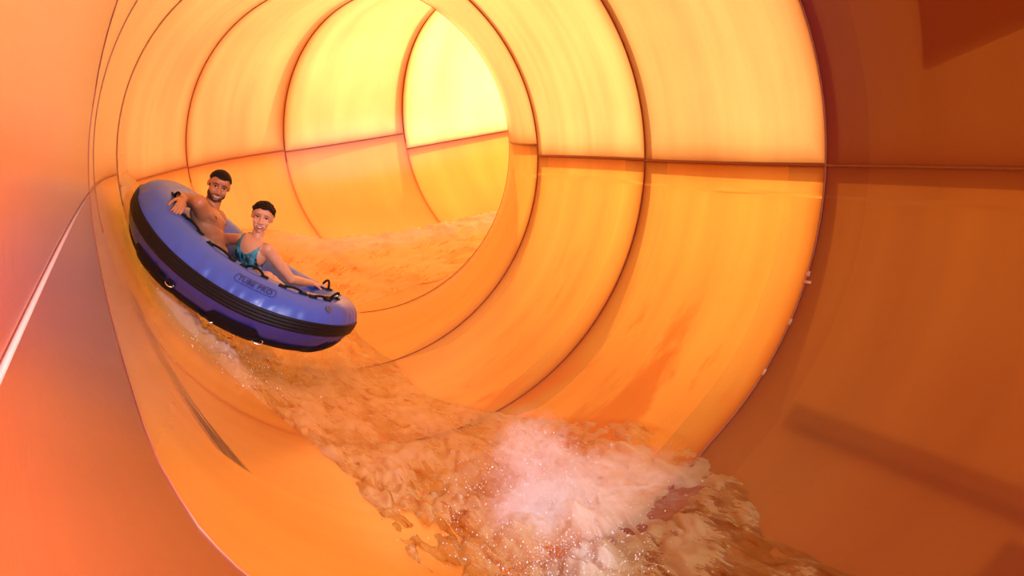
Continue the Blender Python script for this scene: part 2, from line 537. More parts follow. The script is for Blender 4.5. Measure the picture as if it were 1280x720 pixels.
wl_s = np.array([-4.2, -2.0, -.9, -.07, .56, 1.35, 2.0, 2.7, 3.27, 3.59, 3.87, 4.15, 4.5, 5.5, 6.5, 7.44, 7.94, 8.85, 9.81, 10.43, 12, 15])*SC
wl_d = np.array([105, 105, 104, 102, 102, 103, 109, 117.7, 128, 142, 160, 173, 176, 166, 150, 139, 130, 123, 121, 121, 119, 116.])
wr_s = np.array([-4.2, -2.2, -1.35, -.75, -.41, .19, .62, 1.1, 1.83, 2.84, 3.99, 5.0, 6.1, 6.6, 7.4, 8.2, 9, 10.4, 12, 15])*SC
wr_d = np.array([50, 52, 51.5, 53, 48, 45.8, 47, 53, 62.5, 70.8, 70, 76, 84, 88, 78, 72, 67, 62, 60, 60.])
def fbm(x, y, z=0, o=4):
    return noise.fractal((x, y, z), 1.0, 2.0, o)       # roughly -1..1
ss = np.concatenate([np.arange(-4.0, -1.2, .05), np.arange(-1.2, 5.2, .0135), np.arange(5.2, 11.6, .025)])
nv = 150
V, FOAM, SA, AA = [], [], [], []
for s in ss:
    dl = np.interp(s, wl_s, wl_d); dr_ = np.interp(s, wr_s, wr_d)
    for j in range(nv):
        v = j/(nv-1)
        deg = dr_+(dl-dr_)*v
        a = math.radians(deg)*R
        mid = math.sin(PI*v)
        near = math.exp(-((s-.25)/.95)**2)
        # base film, deeper along the middle, swelling against the raft
        h = .055*mid**.6
        h += .19*math.exp(-((s-4.45)/.95)**2)*math.exp(-((deg-98)/23)**2)
        # chop, drawn out along the flow
        c1 = fbm(s*2.2, a*4.5, 1.0, 5); c2 = fbm(s*7, a*13, 5.0, 4)
        edge = min(1, min(v, 1-v)/.06)
        h += (c1*.034+c2*.016-.020*max(0, .25-abs(fbm(s*2.6+3, a*6, 11.0, 3)))*4*(.3+near))*(.6+1.1*near)*(.35+.65*edge)
        # thrown-up heap in the foreground and the trough in front of it
        gx = (s-.22)/.42; gy = (deg-71)/11
        heap = math.exp(-gx*gx-gy*gy)
        h += heap*(.10+.09*fbm(s*5, a*6, 9.0, 5))
        h -= .08*math.exp(-((s+.16)/.10)**2)*math.exp(-((deg-70)/20)**2)
        g2 = math.exp(-((s+.40)/.17)**2-((deg-78)/6.5)**2)
        h += g2*(.03+.05*fbm(s*9, a*9, 3.0, 4))
        # bow wave left of the raft and the crest far up the bend
        bow = math.exp(-((v-.93)/.09)**2)*math.exp(-((s-3.25)/.75)**2)
        crest = math.exp(-((v-.90)/.10)**2)*(1/(1+math.exp(-(s-6.3)*4)))
        h += bow*(.05+.10*abs(fbm(s*8, a*8, 7.0, 4))) + crest*(.06+.14*abs(fbm(s*3, a*5, 2.0, 5)))
        back = math.exp(-((s-5.15)/.35)**2)*math.exp(-((v-.12)/.14)**2)
        h += back*(.04+.06*abs(fbm(s*9, a*9, 4, 4)))
        foam = .20+.22*math.exp(-((s-2.0)/1.6)**2) + .65*heap + .30*near*math.exp(-((deg-68)/16)**2) + .6*g2 + .8*bow + .75*crest + .6*back
        foam += .25*(1/(1+math.exp(-(s-5.6)*4)))+.30*c1
        if s < -1: foam *= .6
        if v < .03 or v > .97: h = -.006+max(0, h)*min(v, 1-v)/.03
        h = max(h, -.006)
        V.append((s, math.radians(deg), R-h)); FOAM.append(max(0, min(1, foam)))
        SA.append(s); AA.append(a)
V = np.array(V)
P = at(V[:, 0], V[:, 1], V[:, 2])
F = []
for i in range(len(ss)-1):
    for j in range(nv-1):
        a = i*nv+j; F.append((a, a+nv, a+nv+1, a+1))
wat = link_mesh('water', P, F, M['water'])
for nm, arr in (('foam', FOAM), ('along', SA), ('around', AA)):
    at_ = wat.data.attributes.new(nm, 'FLOAT', 'POINT'); at_.data.foreach_set('value', np.array(arr, dtype=np.float32))
tag(wat, 'foaming water running down the bottom of the orange flume', 'water', kind='stuff')

def droplets(name, pts, rads, label):
    """many little drops as one mesh"""
    base = [Vector(v) for v in ((1, 0, 0), (-1, 0, 0), (0, 1, 0), (0, -1, 0), (0, 0, 1), (0, 0, -1))]
    bf = [(0, 2, 4), (2, 1, 4), (1, 3, 4), (3, 0, 4), (2, 0, 5), (1, 2, 5), (3, 1, 5), (0, 3, 5)]
    V, F = [], []
    for p, r in zip(pts, rads):
        k = len(V)
        st = Vector((1, 1, 1.0+random.random()*.8))
        V += [(p[0]+b.x*r*st.x, p[1]+b.y*r, p[2]+b.z*r*st.z) for b in base]
        F += [tuple(k+i for i in f) for f in bf]
    o = link_mesh(name, V, F, M['drop'])
    return tag(o, label, 'water', kind='stuff')

def spray_points(n, s0, d0, ss_, sd, hmax, power=1.6):
    s = rng.normal(s0, ss_, n); d = rng.normal(d0, sd, n)
    fall = np.exp(-((s-s0)/ss_)**2/2-((d-d0)/sd)**2/2)
    h = .03+hmax*rng.random(n)**power*(.35+.65*fall)
    return at(s, np.radians(d), R-h)
p1 = spray_points(5200, .20, 74, .24, 8, .42, 2.4)
p2 = spray_points(2200, -.40, 80, .12, 6, .18, 1.6)
r1 = np.concatenate([rng.random(5200)**5*.0032+.0008, rng.random(2200)**5*.0030+.0009])
droplets('splash_spray', np.concatenate([p1, p2]), r1, 'white spray of drops thrown up in the foreground water')
b1 = spray_points(500, 3.35, 140, .25, 14, .13)
b2 = spray_points(500, 2.75, 118, .35, 9, .12)
b3 = spray_points(250, 4.1, 92, .3, 6, .10)
droplets('bow_spray', np.concatenate([b1, b2, b3]), rng.random(1250)**4*.0045+.001, 'fine drops flicked up along the lower edge of the blue raft')

# mist of the splash: a real volume standing on the water
def mist(name, s0, d0, h0, rad, dens, label):
    cen = Vector(at(np.array([s0]), np.array([math.radians(d0)]), np.array([R-h0]))[0])
    bm = bmesh.new()
    bmesh.ops.create_icosphere(bm, subdivisions=3, radius=1)
    for v in bm.verts:
        v.co *= 1+.08*noise.noise(v.co*2)
    o = bm_obj(name, bm)
    o.location = cen; o.scale = rad
    i = float(np.interp(s0, PS, np.arange(len(PS))))
    x = Vector(PX[int(i)]); tdir = Vector(PT[int(i)])
    o.rotation_euler = (0, 0, math.atan2(x.y, x.x))
    t = NT(name+'_density')
    tc = t.n('ShaderNodeTexCoord')
    ln = t.n('ShaderNodeVectorMath', operation='LENGTH'); t.l(tc.outputs['Object'], ln.inputs[0])
    fall = t.math('SUBTRACT', 1.0, ln.outputs['Value'], clamp=True)
    nz = t.noise(tc.outputs['Object'], 3.4, 7, .75, 1.2)
    g = t.math('MULTIPLY', t.math('SUBTRACT', nz, .47, clamp=True), 12.0)
    dn = t.math('MULTIPLY', t.math('MULTIPLY', t.math('POWER', fall, 1.6), g), dens)
    vs = t.n('ShaderNodeVolumeScatter'); vs.inputs['Color'].default_value = (.95, .95, .97, 1); vs.inputs['Anisotropy'].default_value = .1
    t.l(dn, vs.inputs['Density'])
    t.l(vs.outputs[0], t.out.inputs['Volume'])
    o.data.materials.append(t.m)
    return tag(o, label, 'mist', kind='stuff')
mist('spray_mist', .12, 75, .08, (.30, .24, .20), 75, 'bright plume of spray hanging over the middle of the foreground splash')
mist('spray_mist', .30, 73, .26, (.24, .24, .26), 20, 'thin column of mist rising behind the foreground splash')
mist('spray_mist', .02, 62, .10, (.55, .36, .20), 11, 'brownish mist drifting off the right side of the foreground splash')

# ------------------------------------------------------------------ raft
RC = Vector((-1.2925, 6.728, H0+.30356))
RM = Matrix(((0.81700, 0.17796, 0.54849), (-.10768, .98154, -.15808), (-.56649, .07009, .82108)))   # columns: along, away, up
RA, RB, RR, RN, RBEND = .886, .66, .213, 2.613, .2204
RC = RC + RM.col[1]*.10
def raft_local(ph, ps, r=RR):
    A, B, N = RA-RR, RB-RR, RN
    c, s = math.cos(ph), math.sin(ph)
    cx = math.copysign(abs(c)**(2/N), c)*A; cy = math.copysign(abs(s)**(2/N), s)*B
    nx = math.copysign((abs(cx)/A)**(N-1)/A, cx); ny = math.copysign((abs(cy)/B)**(N-1)/B, cy)
    l = math.hypot(nx, ny) or 1; nx /= l; ny /= l
    x, y, z = cx+r*math.cos(ps)*nx, cy+r*math.cos(ps)*ny, r*math.sin(ps)
    return Vector((x, y, z+RBEND*x*x))
def raft(ph, ps, r=RR): return RC + RM @ raft_local(ph, ps, r)
def raft_xyz(x, y, z): return RC + RM @ Vector((x, y, z+RBEND*x*x))
# even spacing of the ring parameter by arc length
_ph = np.linspace(0, 2*PI, 2881); _pp = np.array([raft_local(p, 0, 0.0001)[:] for p in _ph])
_arc = np.concatenate([[0], np.cumsum(np.linalg.norm(np.diff(_pp, axis=0), axis=1))])
def ph_at(arc): return float(np.interp(arc % _arc[-1], _arc, _ph))
def arc_at(ph): return float(np.interp(ph % (2*PI), _ph, _arc))
def raft_pick(px, py, lo=-.6, hi=3.3):
    """ring parameters of the raft surface nearest the given direction from the lens"""
    best = None
    for i in range(240):
        for j in range(60):
            ph = ph_at(_arc[-1]*i/240); ps = lo+(hi-lo)*j/59
            p = raft(ph, ps); q = (PPX+FOC*p.x/p.y-px)**2+(PPY-FOC*(p.z-H0)/p.y-py)**2
            n = (p-raft(ph, ps, RR*.5)).normalized()
            if n.dot(p-Vector((0, 0, H0))) > 0: continue
            q += (p.y-5.5)*4
            if best is None or q < best[0]: best = (q, ph, ps)
    return best[1], best[2]

M['vinyl'] = pbr('blue_raft_vinyl', (.045, .11, .56), .36, var=.08, scale=14, coat=.1)
M['black'] = pbr('black_webbing', (.006, .006, .009), .6, spec=.15)
M['rubber'] = pbr('black_rubber_rib', (.008, .007, .010), .5, spec=.2)
M['metal'] = pbr('chrome_ring', (.8, .8, .8), .2, metallic=1)
M['ink'] = pbr('navy_print', (.015, .02, .10), .5)
M['base'] = pbr('black_raft_base', (.007, .005, .010), .7, bump=.3, spec=.15)

def raft_tube():
    V, F = [], []
    nu, nvv = 360, 72
    for i in range(nu):
        ph = ph_at(_arc[-1]*i/nu); arc = _arc[-1]*i/nu
        for j in range(nvv):
            ps = 2*PI*j/nvv
            # puckers along the welded seams (inner edge and beside the rib), fading over the crown
            k = math.exp(-((ps-2.2)/.5)**2)+.8*math.exp(-((ps-.38)/.28)**2)+.6*math.exp(-((ps-5.8)/.4)**2)
            w = .011*k*noise.noise(Vector((arc*20, ps*.8, 0)))+.003*noise.noise(Vector((arc*9, ps*1.3, 5)))
            w -= .008*k*max(0, math.sin(arc*38+3*noise.noise(Vector((arc*3, 0, 0)))))**3
            V.append(raft(ph, ps, RR+w))
    for i in range(nu):
        for j in range(nvv):
            F.append((i*nvv+j, ((i+1) % nu)*nvv+j, ((i+1) % nu)*nvv+(j+1) % nvv, i*nvv+(j+1) % nvv))
    return V, F
raft_o = empty('inflatable_raft', RC - RM.col[2]*RR)
tag(raft_o, 'blue inflatable two-person raft with a black side stripe banked up the wet wall', 'raft')
def rpart(o, par=None):
    if par is None: parent_keep(o, raft_o)
    else:
        o.parent = par; o.matrix_parent_inverse = Matrix.Identity(4)
    return o
V, F = raft_tube()
tube = rpart(link_mesh('tube', V, F, M['vinyl']))
M['vinyl_shade'] = pbr('shaded_raft_vinyl', (.030, .035, .24), .45, var=.08, scale=14)  # shade on the tube's lower half put into a darker vinyl
tube.data.materials.append(M['vinyl_shade'])
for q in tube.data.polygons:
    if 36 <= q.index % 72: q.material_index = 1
# ribbed rubber band round the outside
bm = bmesh.new()
rows = []
prof = []
for j in range(49):
    u = j/48; ps = math.radians(-13+26*u)
    prof.append((ps, .004+.0055*abs(math.sin(u*4*PI))**.5))
for i in range(300):
    ph = ph_at(_arc[-1]*i/300)
    rows.append([raft(ph, ps, RR+h) for ps, h in prof])
add_grid(bm, rows, closed_u=True)
rub = rpart(bm_obj('rub_stripe', bm, M['rubber'])); rub['label'] = 'black four-ribbed rubber stripe'
# base of the raft
bm = bmesh.new()
rows = []
for k in range(10):
    f = k/9
    rr = []
    for i in range(120):
        p = raft_local(ph_at(_arc[-1]*i/120), 1.3*PI, RR)
        z = p.z-RBEND*p.x*p.x
        rr.append(raft_xyz(p.x*f, p.y*f, z+.01*math.sin(f*9)))
    rows.append(rr)
add_grid(bm, rows, closed_v=True)
for k in (0,):
    pass
fl = rpart(bm_obj('floor_panel', bm, M['base'])); fl['label'] = 'black fabric floor'
fl.modifiers.new('thick', 'SOLIDIFY').thickness = .012
# black under-skirt with scuff pads round the bottom edge
bm = bmesh.new()
rows = []
for i in range(260):
    arc = _arc[-1]*i/260; ph = ph_at(arc)
    pad = .5+.5*math.cos(arc*2*PI/.62)
    w = min(1, max(0, (pad-.45)*5))
    top = -.80+.30*w
    rows.append([raft(ph, top+(-2.0-top)*q/10, RR+.006+.020*math.sin(PI*min(1, q/10*1.4 if q < 7 else 1))*(.4+.6*w)) for q in range(11)])
add_grid(bm, rows, closed_u=True)
sk = rpart(bm_obj('bottom_skirt', bm, M['base'])); sk['label'] = 'black scuff pads under the tube'

def surf_frame(ph, ps):
    p = raft(ph, ps); n = (p-raft(ph, ps, RR*.5)).normalized()
    t = (raft(ph+.01, ps)-raft(ph-.01, ps)).normalized(); t = (t-n*t.dot(n)).normalized()
    return p, n, t, n.cross(t)
def handle(px, py, length=.15, rise=.035, turn=0.0, ring=False, lo=-.6, hi=3.3):
    ph, ps = raft_pick(px, py, lo, hi)
    arc0 = arc_at(ph)
    def pt(u, v, h):     # u along, v across, on the curved skin
        uu = u*math.cos(turn)-v*math.sin(turn); vv = u*math.sin(turn)+v*math.cos(turn)
        return raft(ph_at(arc0+uu), ps+vv/RR, RR+h)
    p0 = pt(0, 0, 0)
    bm = bmesh.new()
    n = 14
    add_tube(bm, [pt(length*(i/(n-1)-.5)*.82, 0, .006+rise*max(0, math.sin(PI*i/(n-1)))**.7) for i in range(n)], .0085, 10)
    grip = bm_obj('handle', bm, M['black'])
    rpart(grip)
    bm = bmesh.new()
    for sgn in (-1, 1):
        u0 = sgn*length*.5
        rows = [[pt(u0+.026*a, .021*b, .0095 if abs(a) < 1 and abs(b) < 1 else .001) for b in (-1, -.8, 0, .8, 1)] for a in (-1, -.8, 0, .8, 1)]
        add_grid(bm, rows)
        rpart(bm_obj('anchor_patch', bm, M['black']), grip)
        bm = bmesh.new()
    bm.free()
    if ring:
        bm = bmesh.new()
        pp = [pt(length*.5+.028*math.cos(a), 0, .022+.022*math.sin(a)) for a in np.linspace(0, 2*PI, 17)]
        add_tube(bm, pp, .0045, 8)
        rpart(bm_obj('ring', bm, M['metal']), grip)
    return p0
H_MAN = handle(219, 250, .13, .05, ring=True)
for px, py, ln, rs in ((240, 282, .16, .010), (277, 316, .18, .010), (318, 341, .15, .026), (366, 363, .13, .014), (400, 374, .10, .014)):
    handle(px, py, ln, rs)
handle(416, 374, .09, .045, ring=True)
H_WOM = handle(406, 359, .12, .055)
for px, py in ((207, 346), (256, 391), (313, 420)):
    handle(px, py, .10, .018, ring=True, lo=-1.5, hi=.2)
# valve
ph, ps = raft_pick(410, 387); p, n, t, b = surf_frame(ph, ps)
bm = bmesh.new()
rows = []
for r_, h_ in ((.026, .001), (.026, .008), (.017, .010), (.016, .005), (.006, .005), (.005, .012), (.001, .012)):
    rows.append([p+n*h_+(t*math.cos(a)+b*math.sin(a))*r_ for a in np.linspace(0, 2*PI, 25)[:-1]])
add_grid(bm, rows, closed_v=True)
rpart(bm_obj('valve', bm, pbr('grey_valve', (.10, .11, .16), .4)))
# printed maker's mark
ph, ps = raft_pick(317, 358); arc0 = arc_at(ph)
PRINT_TURN = 0.0
def print_pt(x, y, h): 
    return raft(ph_at(arc0+x), ps+y/RR, RR+h)
fc = bpy.data.curves.new('print', 'FONT'); fc.body = 'TUBE PRO'; fc.size = .055; fc.align_x = 'CENTER'; fc.align_y = 'CENTER'
fc.offset = .0007
fc.space_character = 1.05
fo = bpy.data.objects.new('print', fc); col.objects.link(fo)
dg = bpy.context.evaluated_depsgraph_get()
tm = bpy.data.meshes.new_from_object(fo.evaluated_get(dg))
bpy.data.objects.remove(fo)
xs = [v.co.x for v in tm.vertices]; wd = max(xs)-min(xs)
kx = .205/wd
for v in tm.vertices: v.co = print_pt(v.co.x*kx, v.co.y*1.0, .0068)
tm.materials.clear(); tm.materials.append(M['ink'])
po = bpy.data.objects.new('printed_name', tm); col.objects.link(po); rpart(po)
so = po.modifiers.new('thick', 'SOLIDIFY'); so.thickness = .001
bm = bmesh.new()
hw, hh, cr = .122, .031, .02
pl = []
for cx, cy, a0 in ((hw-cr, hh-cr, 0), (-hw+cr, hh-cr, 90), (-hw+cr, -hh+cr, 180), (hw-cr, -hh+cr, 270)):
    for k in range(6):
        a = math.radians(a0+90*k/5); pl.append((cx+cr*math.cos(a), cy+cr*math.sin(a)))
dense = []
for i in range(len(pl)):
    x0, y0 = pl[i]; x1, y1 = pl[(i+1) % len(pl)]
    m = max(1, int(math.hypot(x1-x0, y1-y0)/.01))
    dense += [(x0+(x1-x0)*k/m, y0+(y1-y0)*k/m) for k in range(m)]
dense.append(dense[0])
add_tube(bm, [print_pt(x, y, .006) for x, y in dense], .0022, 6)
rpart(bm_obj('printed_border', bm, M['ink']))

# ------------------------------------------------------------------ people
def skin_mat(name, c):
    return pbr(name, c, .42, var=.10, scale=18, sss=.15)
M['skin_man'] = skin_mat('tan_skin', (.46, .20, .10))
M['skin_woman'] = skin_mat('fair_skin', (.66, .35, .22))
M['hair_dark'] = pbr('dark_hair', (.010, .006, .005), .6, var=.5, scale=120, bump=.5, spec=.15)
M['hair_brown'] = pbr('dark_brown_hair', (.016, .007, .006), .6, var=.5, scale=90, bump=.5, spec=.15)
M['beard'] = pbr('short_beard', (.075, .032, .018), .7, var=.5, scale=160, bump=.5)
M['teeth'] = pbr('teeth', (.62, .56, .50), .3, var=.02)
M['lip'] = pbr('lips', (.42, .12, .09), .4)
M['lip2'] = pbr('pink_lips', (.45, .09, .08), .35)
M['eyewhite'] = pbr('eye_white', (.7, .66, .62), .2, var=.02)
M['iris'] = pbr('dark_iris', (.02, .012, .01), .1)
M['trunks'] = pbr('dark_swim_trunks', (.02, .025, .05), .7)
def suit_mat():
    t = NT('leaf_print_swimsuit')
    p = t.n('ShaderNodeBsdfPrincipled'); p.inputs['Roughness'].default_value = .5
    tc = t.n('ShaderNodeTexCoord')
    mp = t.n('ShaderNodeMapping'); mp.inputs['Scale'].default_value = (1, 1, .55); mp.inputs['Rotation'].default_value = (.2, .3, .7)
    t.l(tc.outputs['Object'], mp.inputs[0])
    vo = t.n('ShaderNodeTexVoronoi'); vo.inputs['Scale'].default_value = 26; t.l(mp.outputs[0], vo.inputs['Vector'])
    nz = t.noise(mp.outputs[0], 22, 4, .6, 2.2)
    leaf = t.math('ADD', t.math('MULTIPLY', vo.outputs['Distance'], .6), t.math('MULTIPLY', nz, .8))
    c = t.ramp(leaf, [(.56, (.005, .008, .018)), (.62, (.008, .04, .07)), (.68, (.02, .17, .27)), (.88, (.05, .30, .40))])
    t.l(c, p.inputs['Base Color']); return t.end(p.outputs[0])
M['suit'] = suit_mat()

def solidify_body(name, bm, mat, voxel=.0036, smooth=6):
    me = bpy.data.meshes.new(name+'_raw'); bm.to_mesh(me); bm.free()
    tmp = bpy.data.objects.new('tmp', me); col.objects.link(tmp)
    r = tmp.modifiers.new('r', 'REMESH'); r.mode = 'VOXEL'; r.voxel_size = voxel; r.adaptivity = 0
    s = tmp.modifiers.new('s', 'SMOOTH'); s.factor = .5; s.iterations = smooth
    dg = bpy.context.evaluated_depsgraph_get()
    m2 = bpy.data.meshes.new_from_object(tmp.evaluated_get(dg))
    bpy.data.objects.remove(tmp); bpy.data.meshes.remove(me)
    m2.name = name
    m2.polygons.foreach_set('use_smooth', [True]*len(m2.polygons))
    m2.materials.clear(); m2.materials.append(mat)
    o = bpy.data.objects.new(name, m2); col.objects.link(o)
    return o

def garment(name, body, pred, d, mat, wob=0.0, wsc=40):
    """cloth, hair or beard: the faces of the body chosen by pred, lifted off the skin and given thickness"""
    me = body.data
    n = len(me.vertices)
    co = np.empty(n*3, np.float32); me.vertices.foreach_get('co', co); co = co.reshape(-1, 3)
    no = np.empty(n*3, np.float32); me.vertex_normals.foreach_get('vector', no); no = no.reshape(-1, 3)
    keep = pred(co.astype(float))
    bm = bmesh.new(); mp = {}
    off = {}
    def gv(i):
        if i not in mp:
            p = Vector(co[i].tolist()); nn = Vector(no[i].tolist())
            e = d
            if wob: e = d*(1+wob*noise.noise(p*wsc)+wob*.5*noise.noise(p*wsc*3))
            v = bm.verts.new(p+nn*max(e, .0012)); mp[i] = v; off[v] = nn
        return mp[i]
    for f in me.polygons:
        vs = f.vertices
        if all(keep[i] for i in vs): 
            bm.faces.new([gv(i) for i in vs])
    bm.verts.ensure_lookup_table()
    be = [e for e in bm.edges if e.is_boundary]
    r = bmesh.ops.extrude_edge_only(bm, edges=be)
    newv = [v for v in r['geom'] if isinstance(v, bmesh.types.BMVert)]
    src = {}
    for v in newv:
        for e in v.link_edges:
            o = e.other_vert(v)
            if o in off: src[v] = off[o]
    for v in newv:
        if v in src: v.co -= src[v]*(d*1.6+.002)
    bmesh.ops.recalc_face_normals(bm, faces=bm.faces)
    o = bm_obj(name, bm, mat, body)
    return o

class Head:
    def __init__(self, c, up, fwd, k=1.0):
        self.c = Vector(c); self.kx = 1.10; self.z = Vector(up).normalized()
        f = Vector(fwd); f = (f-self.z*f.dot(self.z)).normalized(); self.y = f
        self.x = self.y.cross(self.z).normalized(); self.k = k      # x: towards the wearer's right->picture left is -x
    def p(self, x, y, z): return self.c+(self.x*x*self.kx+self.y*y+self.z*z)*self.k
    def loc(self, co):
        d = (co-np.array(self.c))/self.k
        return d@np.array(self.x)/self.kx, d@np.array(self.y), d@np.array(self.z)
    def add(self, bm, male=True):
        ax = (self.x, self.y, self.z); k = self.k
        def E(x, y, z, a, b, c): add_ellipsoid(bm, self.p(x, y, z), ax, (a*k*self.kx, b*k, c*k))
        E(0, -.012, .030, .075, .094, .088)
        E(0, .030, -.020, .062 if male else .058, .060, .080)
        E(0, .030, -.062, .051 if male else .043, .052, .044)
        E(0, .062, -.094, .024 if male else .018, .020, .020)
        for s in (-1, 1):
            E(s*.036, .062, -.026, .024, .024, .026)
            E(s*(.045 if male else .038), .018, -.060, .018 if male else .014, .036, .028)
            E(s*.030, .076, .034, .026, .014, .010)
            E(s*.072, -.006, .002, .010, .017, .027)
            E(s*.013, .096, -.034, .010, .011, .008)
            E(s*.028, .066, -.058, .018, .022, .020)
        E(0, .076, -.064, .026, .014, .020)
        add_capsule(bm, self.p(0, .088, .022), self.p(0, .108, -.026), .008*k, .0115*k, 14)
        E(0, .078, .050, .045, .016, .03)
    def face(self, body, mats, smile=.030, brow=.004, lips='lip'):
        from mathutils.bvhtree import BVHTree
        me = body.data
        bvh = BVHTree.FromPolygons([v.co for v in me.vertices], [p.vertices for p in me.polygons])
        def hit(x, z, lift=.0015):
            o = self.p(x, .25, z)
            h = bvh.ray_cast(o, -self.y)
            if h[0] is None: return self.p(x, .09, z)
            return h[0]+self.y*lift*self.k
        k = self.k
        def patch(name, cx, cz, w, hgt, lift, mat, curve=0.0, dome=.0, nx=14, nz=6, par=None):
            bm = bmesh.new(); rows = []
            for j in range(nz+1):
                v = j/nz*2-1
                row = []
                for i in range(nx+1):
                    u = i/nx*2-1
                    hh = hgt*math.sqrt(max(0, 1-u*u*.97))
                    row.append(hit(cx+w*u, cz+curve*u*u+hh*v, lift+dome*(1-u*u)*(1-v*v)))
                rows.append(row)
            add_grid(bm, rows)
            o = bm_obj(name, bm, mat, par or body)
            so = o.modifiers.new('t', 'SOLIDIFY'); so.thickness = .0012; so.offset = 1
            return o
        for s in (-1, 1):
            e = patch('eye', s*.031, .010, .0140, .0040, .0008, mats['white'], curve=-.003, dome=.0015)
            patch('iris', s*.031, .0103, .0068, .0042, .0026, M['iris'], par=e)
            bm = bmesh.new()
            add_tube(bm, [hit(s*(.031+.017*u), .0165-.005*u*u, .0018) for u in np.linspace(-1, 1, 9)], .0026*k, 6)
            bm_obj('eyelash', bm, M['iris'], body)
            bm = bmesh.new()
            add_tube(bm, [hit(s*(.033+.021*u), .033+brow*(1-u*u)+(-.002*u if u > 0 else 0), .001) for u in np.linspace(-1, 1, 11)],
                     [(.0040 if mats['male'] else .0026)*k*(1-.5*abs(u)) for u in np.linspace(-1, 1, 11)], 8)
            bm_obj('eyebrow', bm, mats['hair'], body)
        mz = -.066
        inner = patch('mouth', 0, mz, smile*1.05, .0085, .0008, M['iris'], curve=.010, dome=0)
        patch('teeth', 0, mz+.0015, smile*.84, .0048, .0022, M['teeth'], curve=.0098, dome=.001, par=inner)
        for sg, nm in ((1, 'upper_lip'), (-1, 'lower_lip')):
            bm = bmesh.new()
            us = np.linspace(-1, 1, 17)
            add_tube(bm, [hit(smile*1.1*u, mz+.010*u*u+sg*.0095*math.sqrt(max(0, 1-u*u)), .0015) for u in us],
                     [.0036*k*(1-.55*abs(u)) for u in us], 8)
            bm_obj(nm, bm, M[lips], body)

def hand(bm, wrist, d, palm_n, side, k=1.0, curl=1.0):
    """wrist position, direction of the hand, palm normal (towards what is held), side: vector towards the thumb"""
    d = Vector(d).normalized(); n = Vector(palm_n); n = (n-d*n.dot(d)).normalized()
    s = d.cross(n).normalized()
    if s.dot(Vector(side)) < 0: s = -s
    w = Vector(wrist)
    add_capsule(bm, w-d*.02*k, w+d*.03*k, .024*k, .026*k, 14, sq=(n, .7))
    add_ellipsoid(bm, w+d*.048*k, (d, s, n), (.048*k, .040*k, .017*k))
    for i, (off, L) in enumerate(((.030, .072), (.011, .080), (-.009, .074), (-.028, .058))):
        p = w+d*.082*k+s*off*k
        ang = .35*curl
        dirv = d.copy(); r = .0088*k
        for q, seg in enumerate((.45, .32, .26)):
            a = ang*(q+1)*1.15
            dv = (d*math.cos(a)+n*math.sin(a)).normalized()
            e = p+dv*L*seg*k
            add_capsule(bm, p, e, r, r*.9, 10); p = e; r *= .92
    p = w+d*.02*k+s*.030*k
    for q, (a, seg) in enumerate(((.7, .036), (.35, .032), (.1, .026))):
        dv = (d*math.cos(a)+s*math.sin(a)*.9+n*.45*(q+.5)).normalized()
        e = p+dv*seg*k
        add_capsule(bm, p, e, .0115*k*(1-.08*q), .0105*k*(1-.08*q), 10); p = e

CAMP = Vector((0, 0, H0))
# --- man
hc = W(273.5, 232.5, 6.66)
m_up = (W(276.5, 213, 6.70)-W(271, 254, 6.62)).normalized()
mh = Head(hc, (W(283, 214, 6.565)-W(268.5, 254, 6.64)), (CAMP-hc).normalized()+Vector((.14, 0, 0)), .91)
bm = bmesh.new()
mh.add(bm, True)
neck = W(263, 262, 6.70)
add_capsule(bm, mh.p(0, -.025, -.05), neck, .052, .060, 20)
Rs, Ls = W(249, 253, 6.50), W(273, 272, 6.80)
chest = W(259, 279, 6.72); belly = W(265, 303, 6.78); pelvis = W(272, 328, 6.85)
across = (Ls-Rs).normalized(); upT = (neck-pelvis).normalized(); frT = across.cross(upT).normalized()
if frT.dot(CAMP-chest) < 0: frT = -frT
def torso(bm, neck, chest, belly, pelvis, across, frT, upT, w, male):
    A = (across, frT, upT)
    add_ellipsoid(bm, chest+upT*.02, A, (.160*w, .108*w, .135*w))
    add_ellipsoid(bm, chest-upT*.07, A, (.145*w, .100*w, .130*w))
    add_ellipsoid(bm, chest+upT*.085, A, (.150*w, .070*w, .050*w))
    add_ellipsoid(bm, belly, A, (.128*w, .093*w, .120*w))
    add_ellipsoid(bm, (belly+pelvis)/2, A, (.130*w, .098*w, .12*w))
    add_ellipsoid(bm, pelvis, A, (.155*w, .115*w, .110*w))
    for s in (-1, 1):
        if male:
            add_ellipsoid(bm, chest+across*s*.068*w+upT*.025+frT*.070, A, (.070*w, .038*w, .052*w))
        else:
            add_ellipsoid(bm, chest+across*s*.058*w-upT*.015+frT*.068*w, A, (.056*w, .052*w, .058*w))
        add_capsule(bm, neck+across*s*.03+upT*.01, neck+across*s*.11*w-upT*.045, .042*w, .036*w, 14)
torso(bm, neck, chest, belly, pelvis, across, frT, upT, .98, True)
for sh in (Rs, Ls): add_capsule(bm, sh+(chest-sh)*.45, sh, .060, .054, 18)
Re = W(224, 248, 6.72)
Rw = W(227, 252, 6.50)
add_capsule(bm, Rs, (Rs+Re)/2, .052, .050, 18); add_capsule(bm, (Rs+Re)/2, Re, .050, .042, 18)
hgrip = H_MAN
Rw = W(229, 250, 6.46)
add_capsule(bm, Re, Re+(Rw-Re)*.4, .042, .042, 16); add_capsule(bm, Re+(Rw-Re)*.4, Rw, .042, .028, 16)
hd = (H_MAN-Rw).normalized()
hand(bm, Rw, W(224, 262, 6.36)-Rw, RM.col[2]*-1.0+Vector((-.3, 0, 0)), Vector((-1, 0, .3)), 1.0, 1.2)
Le = W(270, 301, 6.93); Lw = W(293, 301, 6.84)
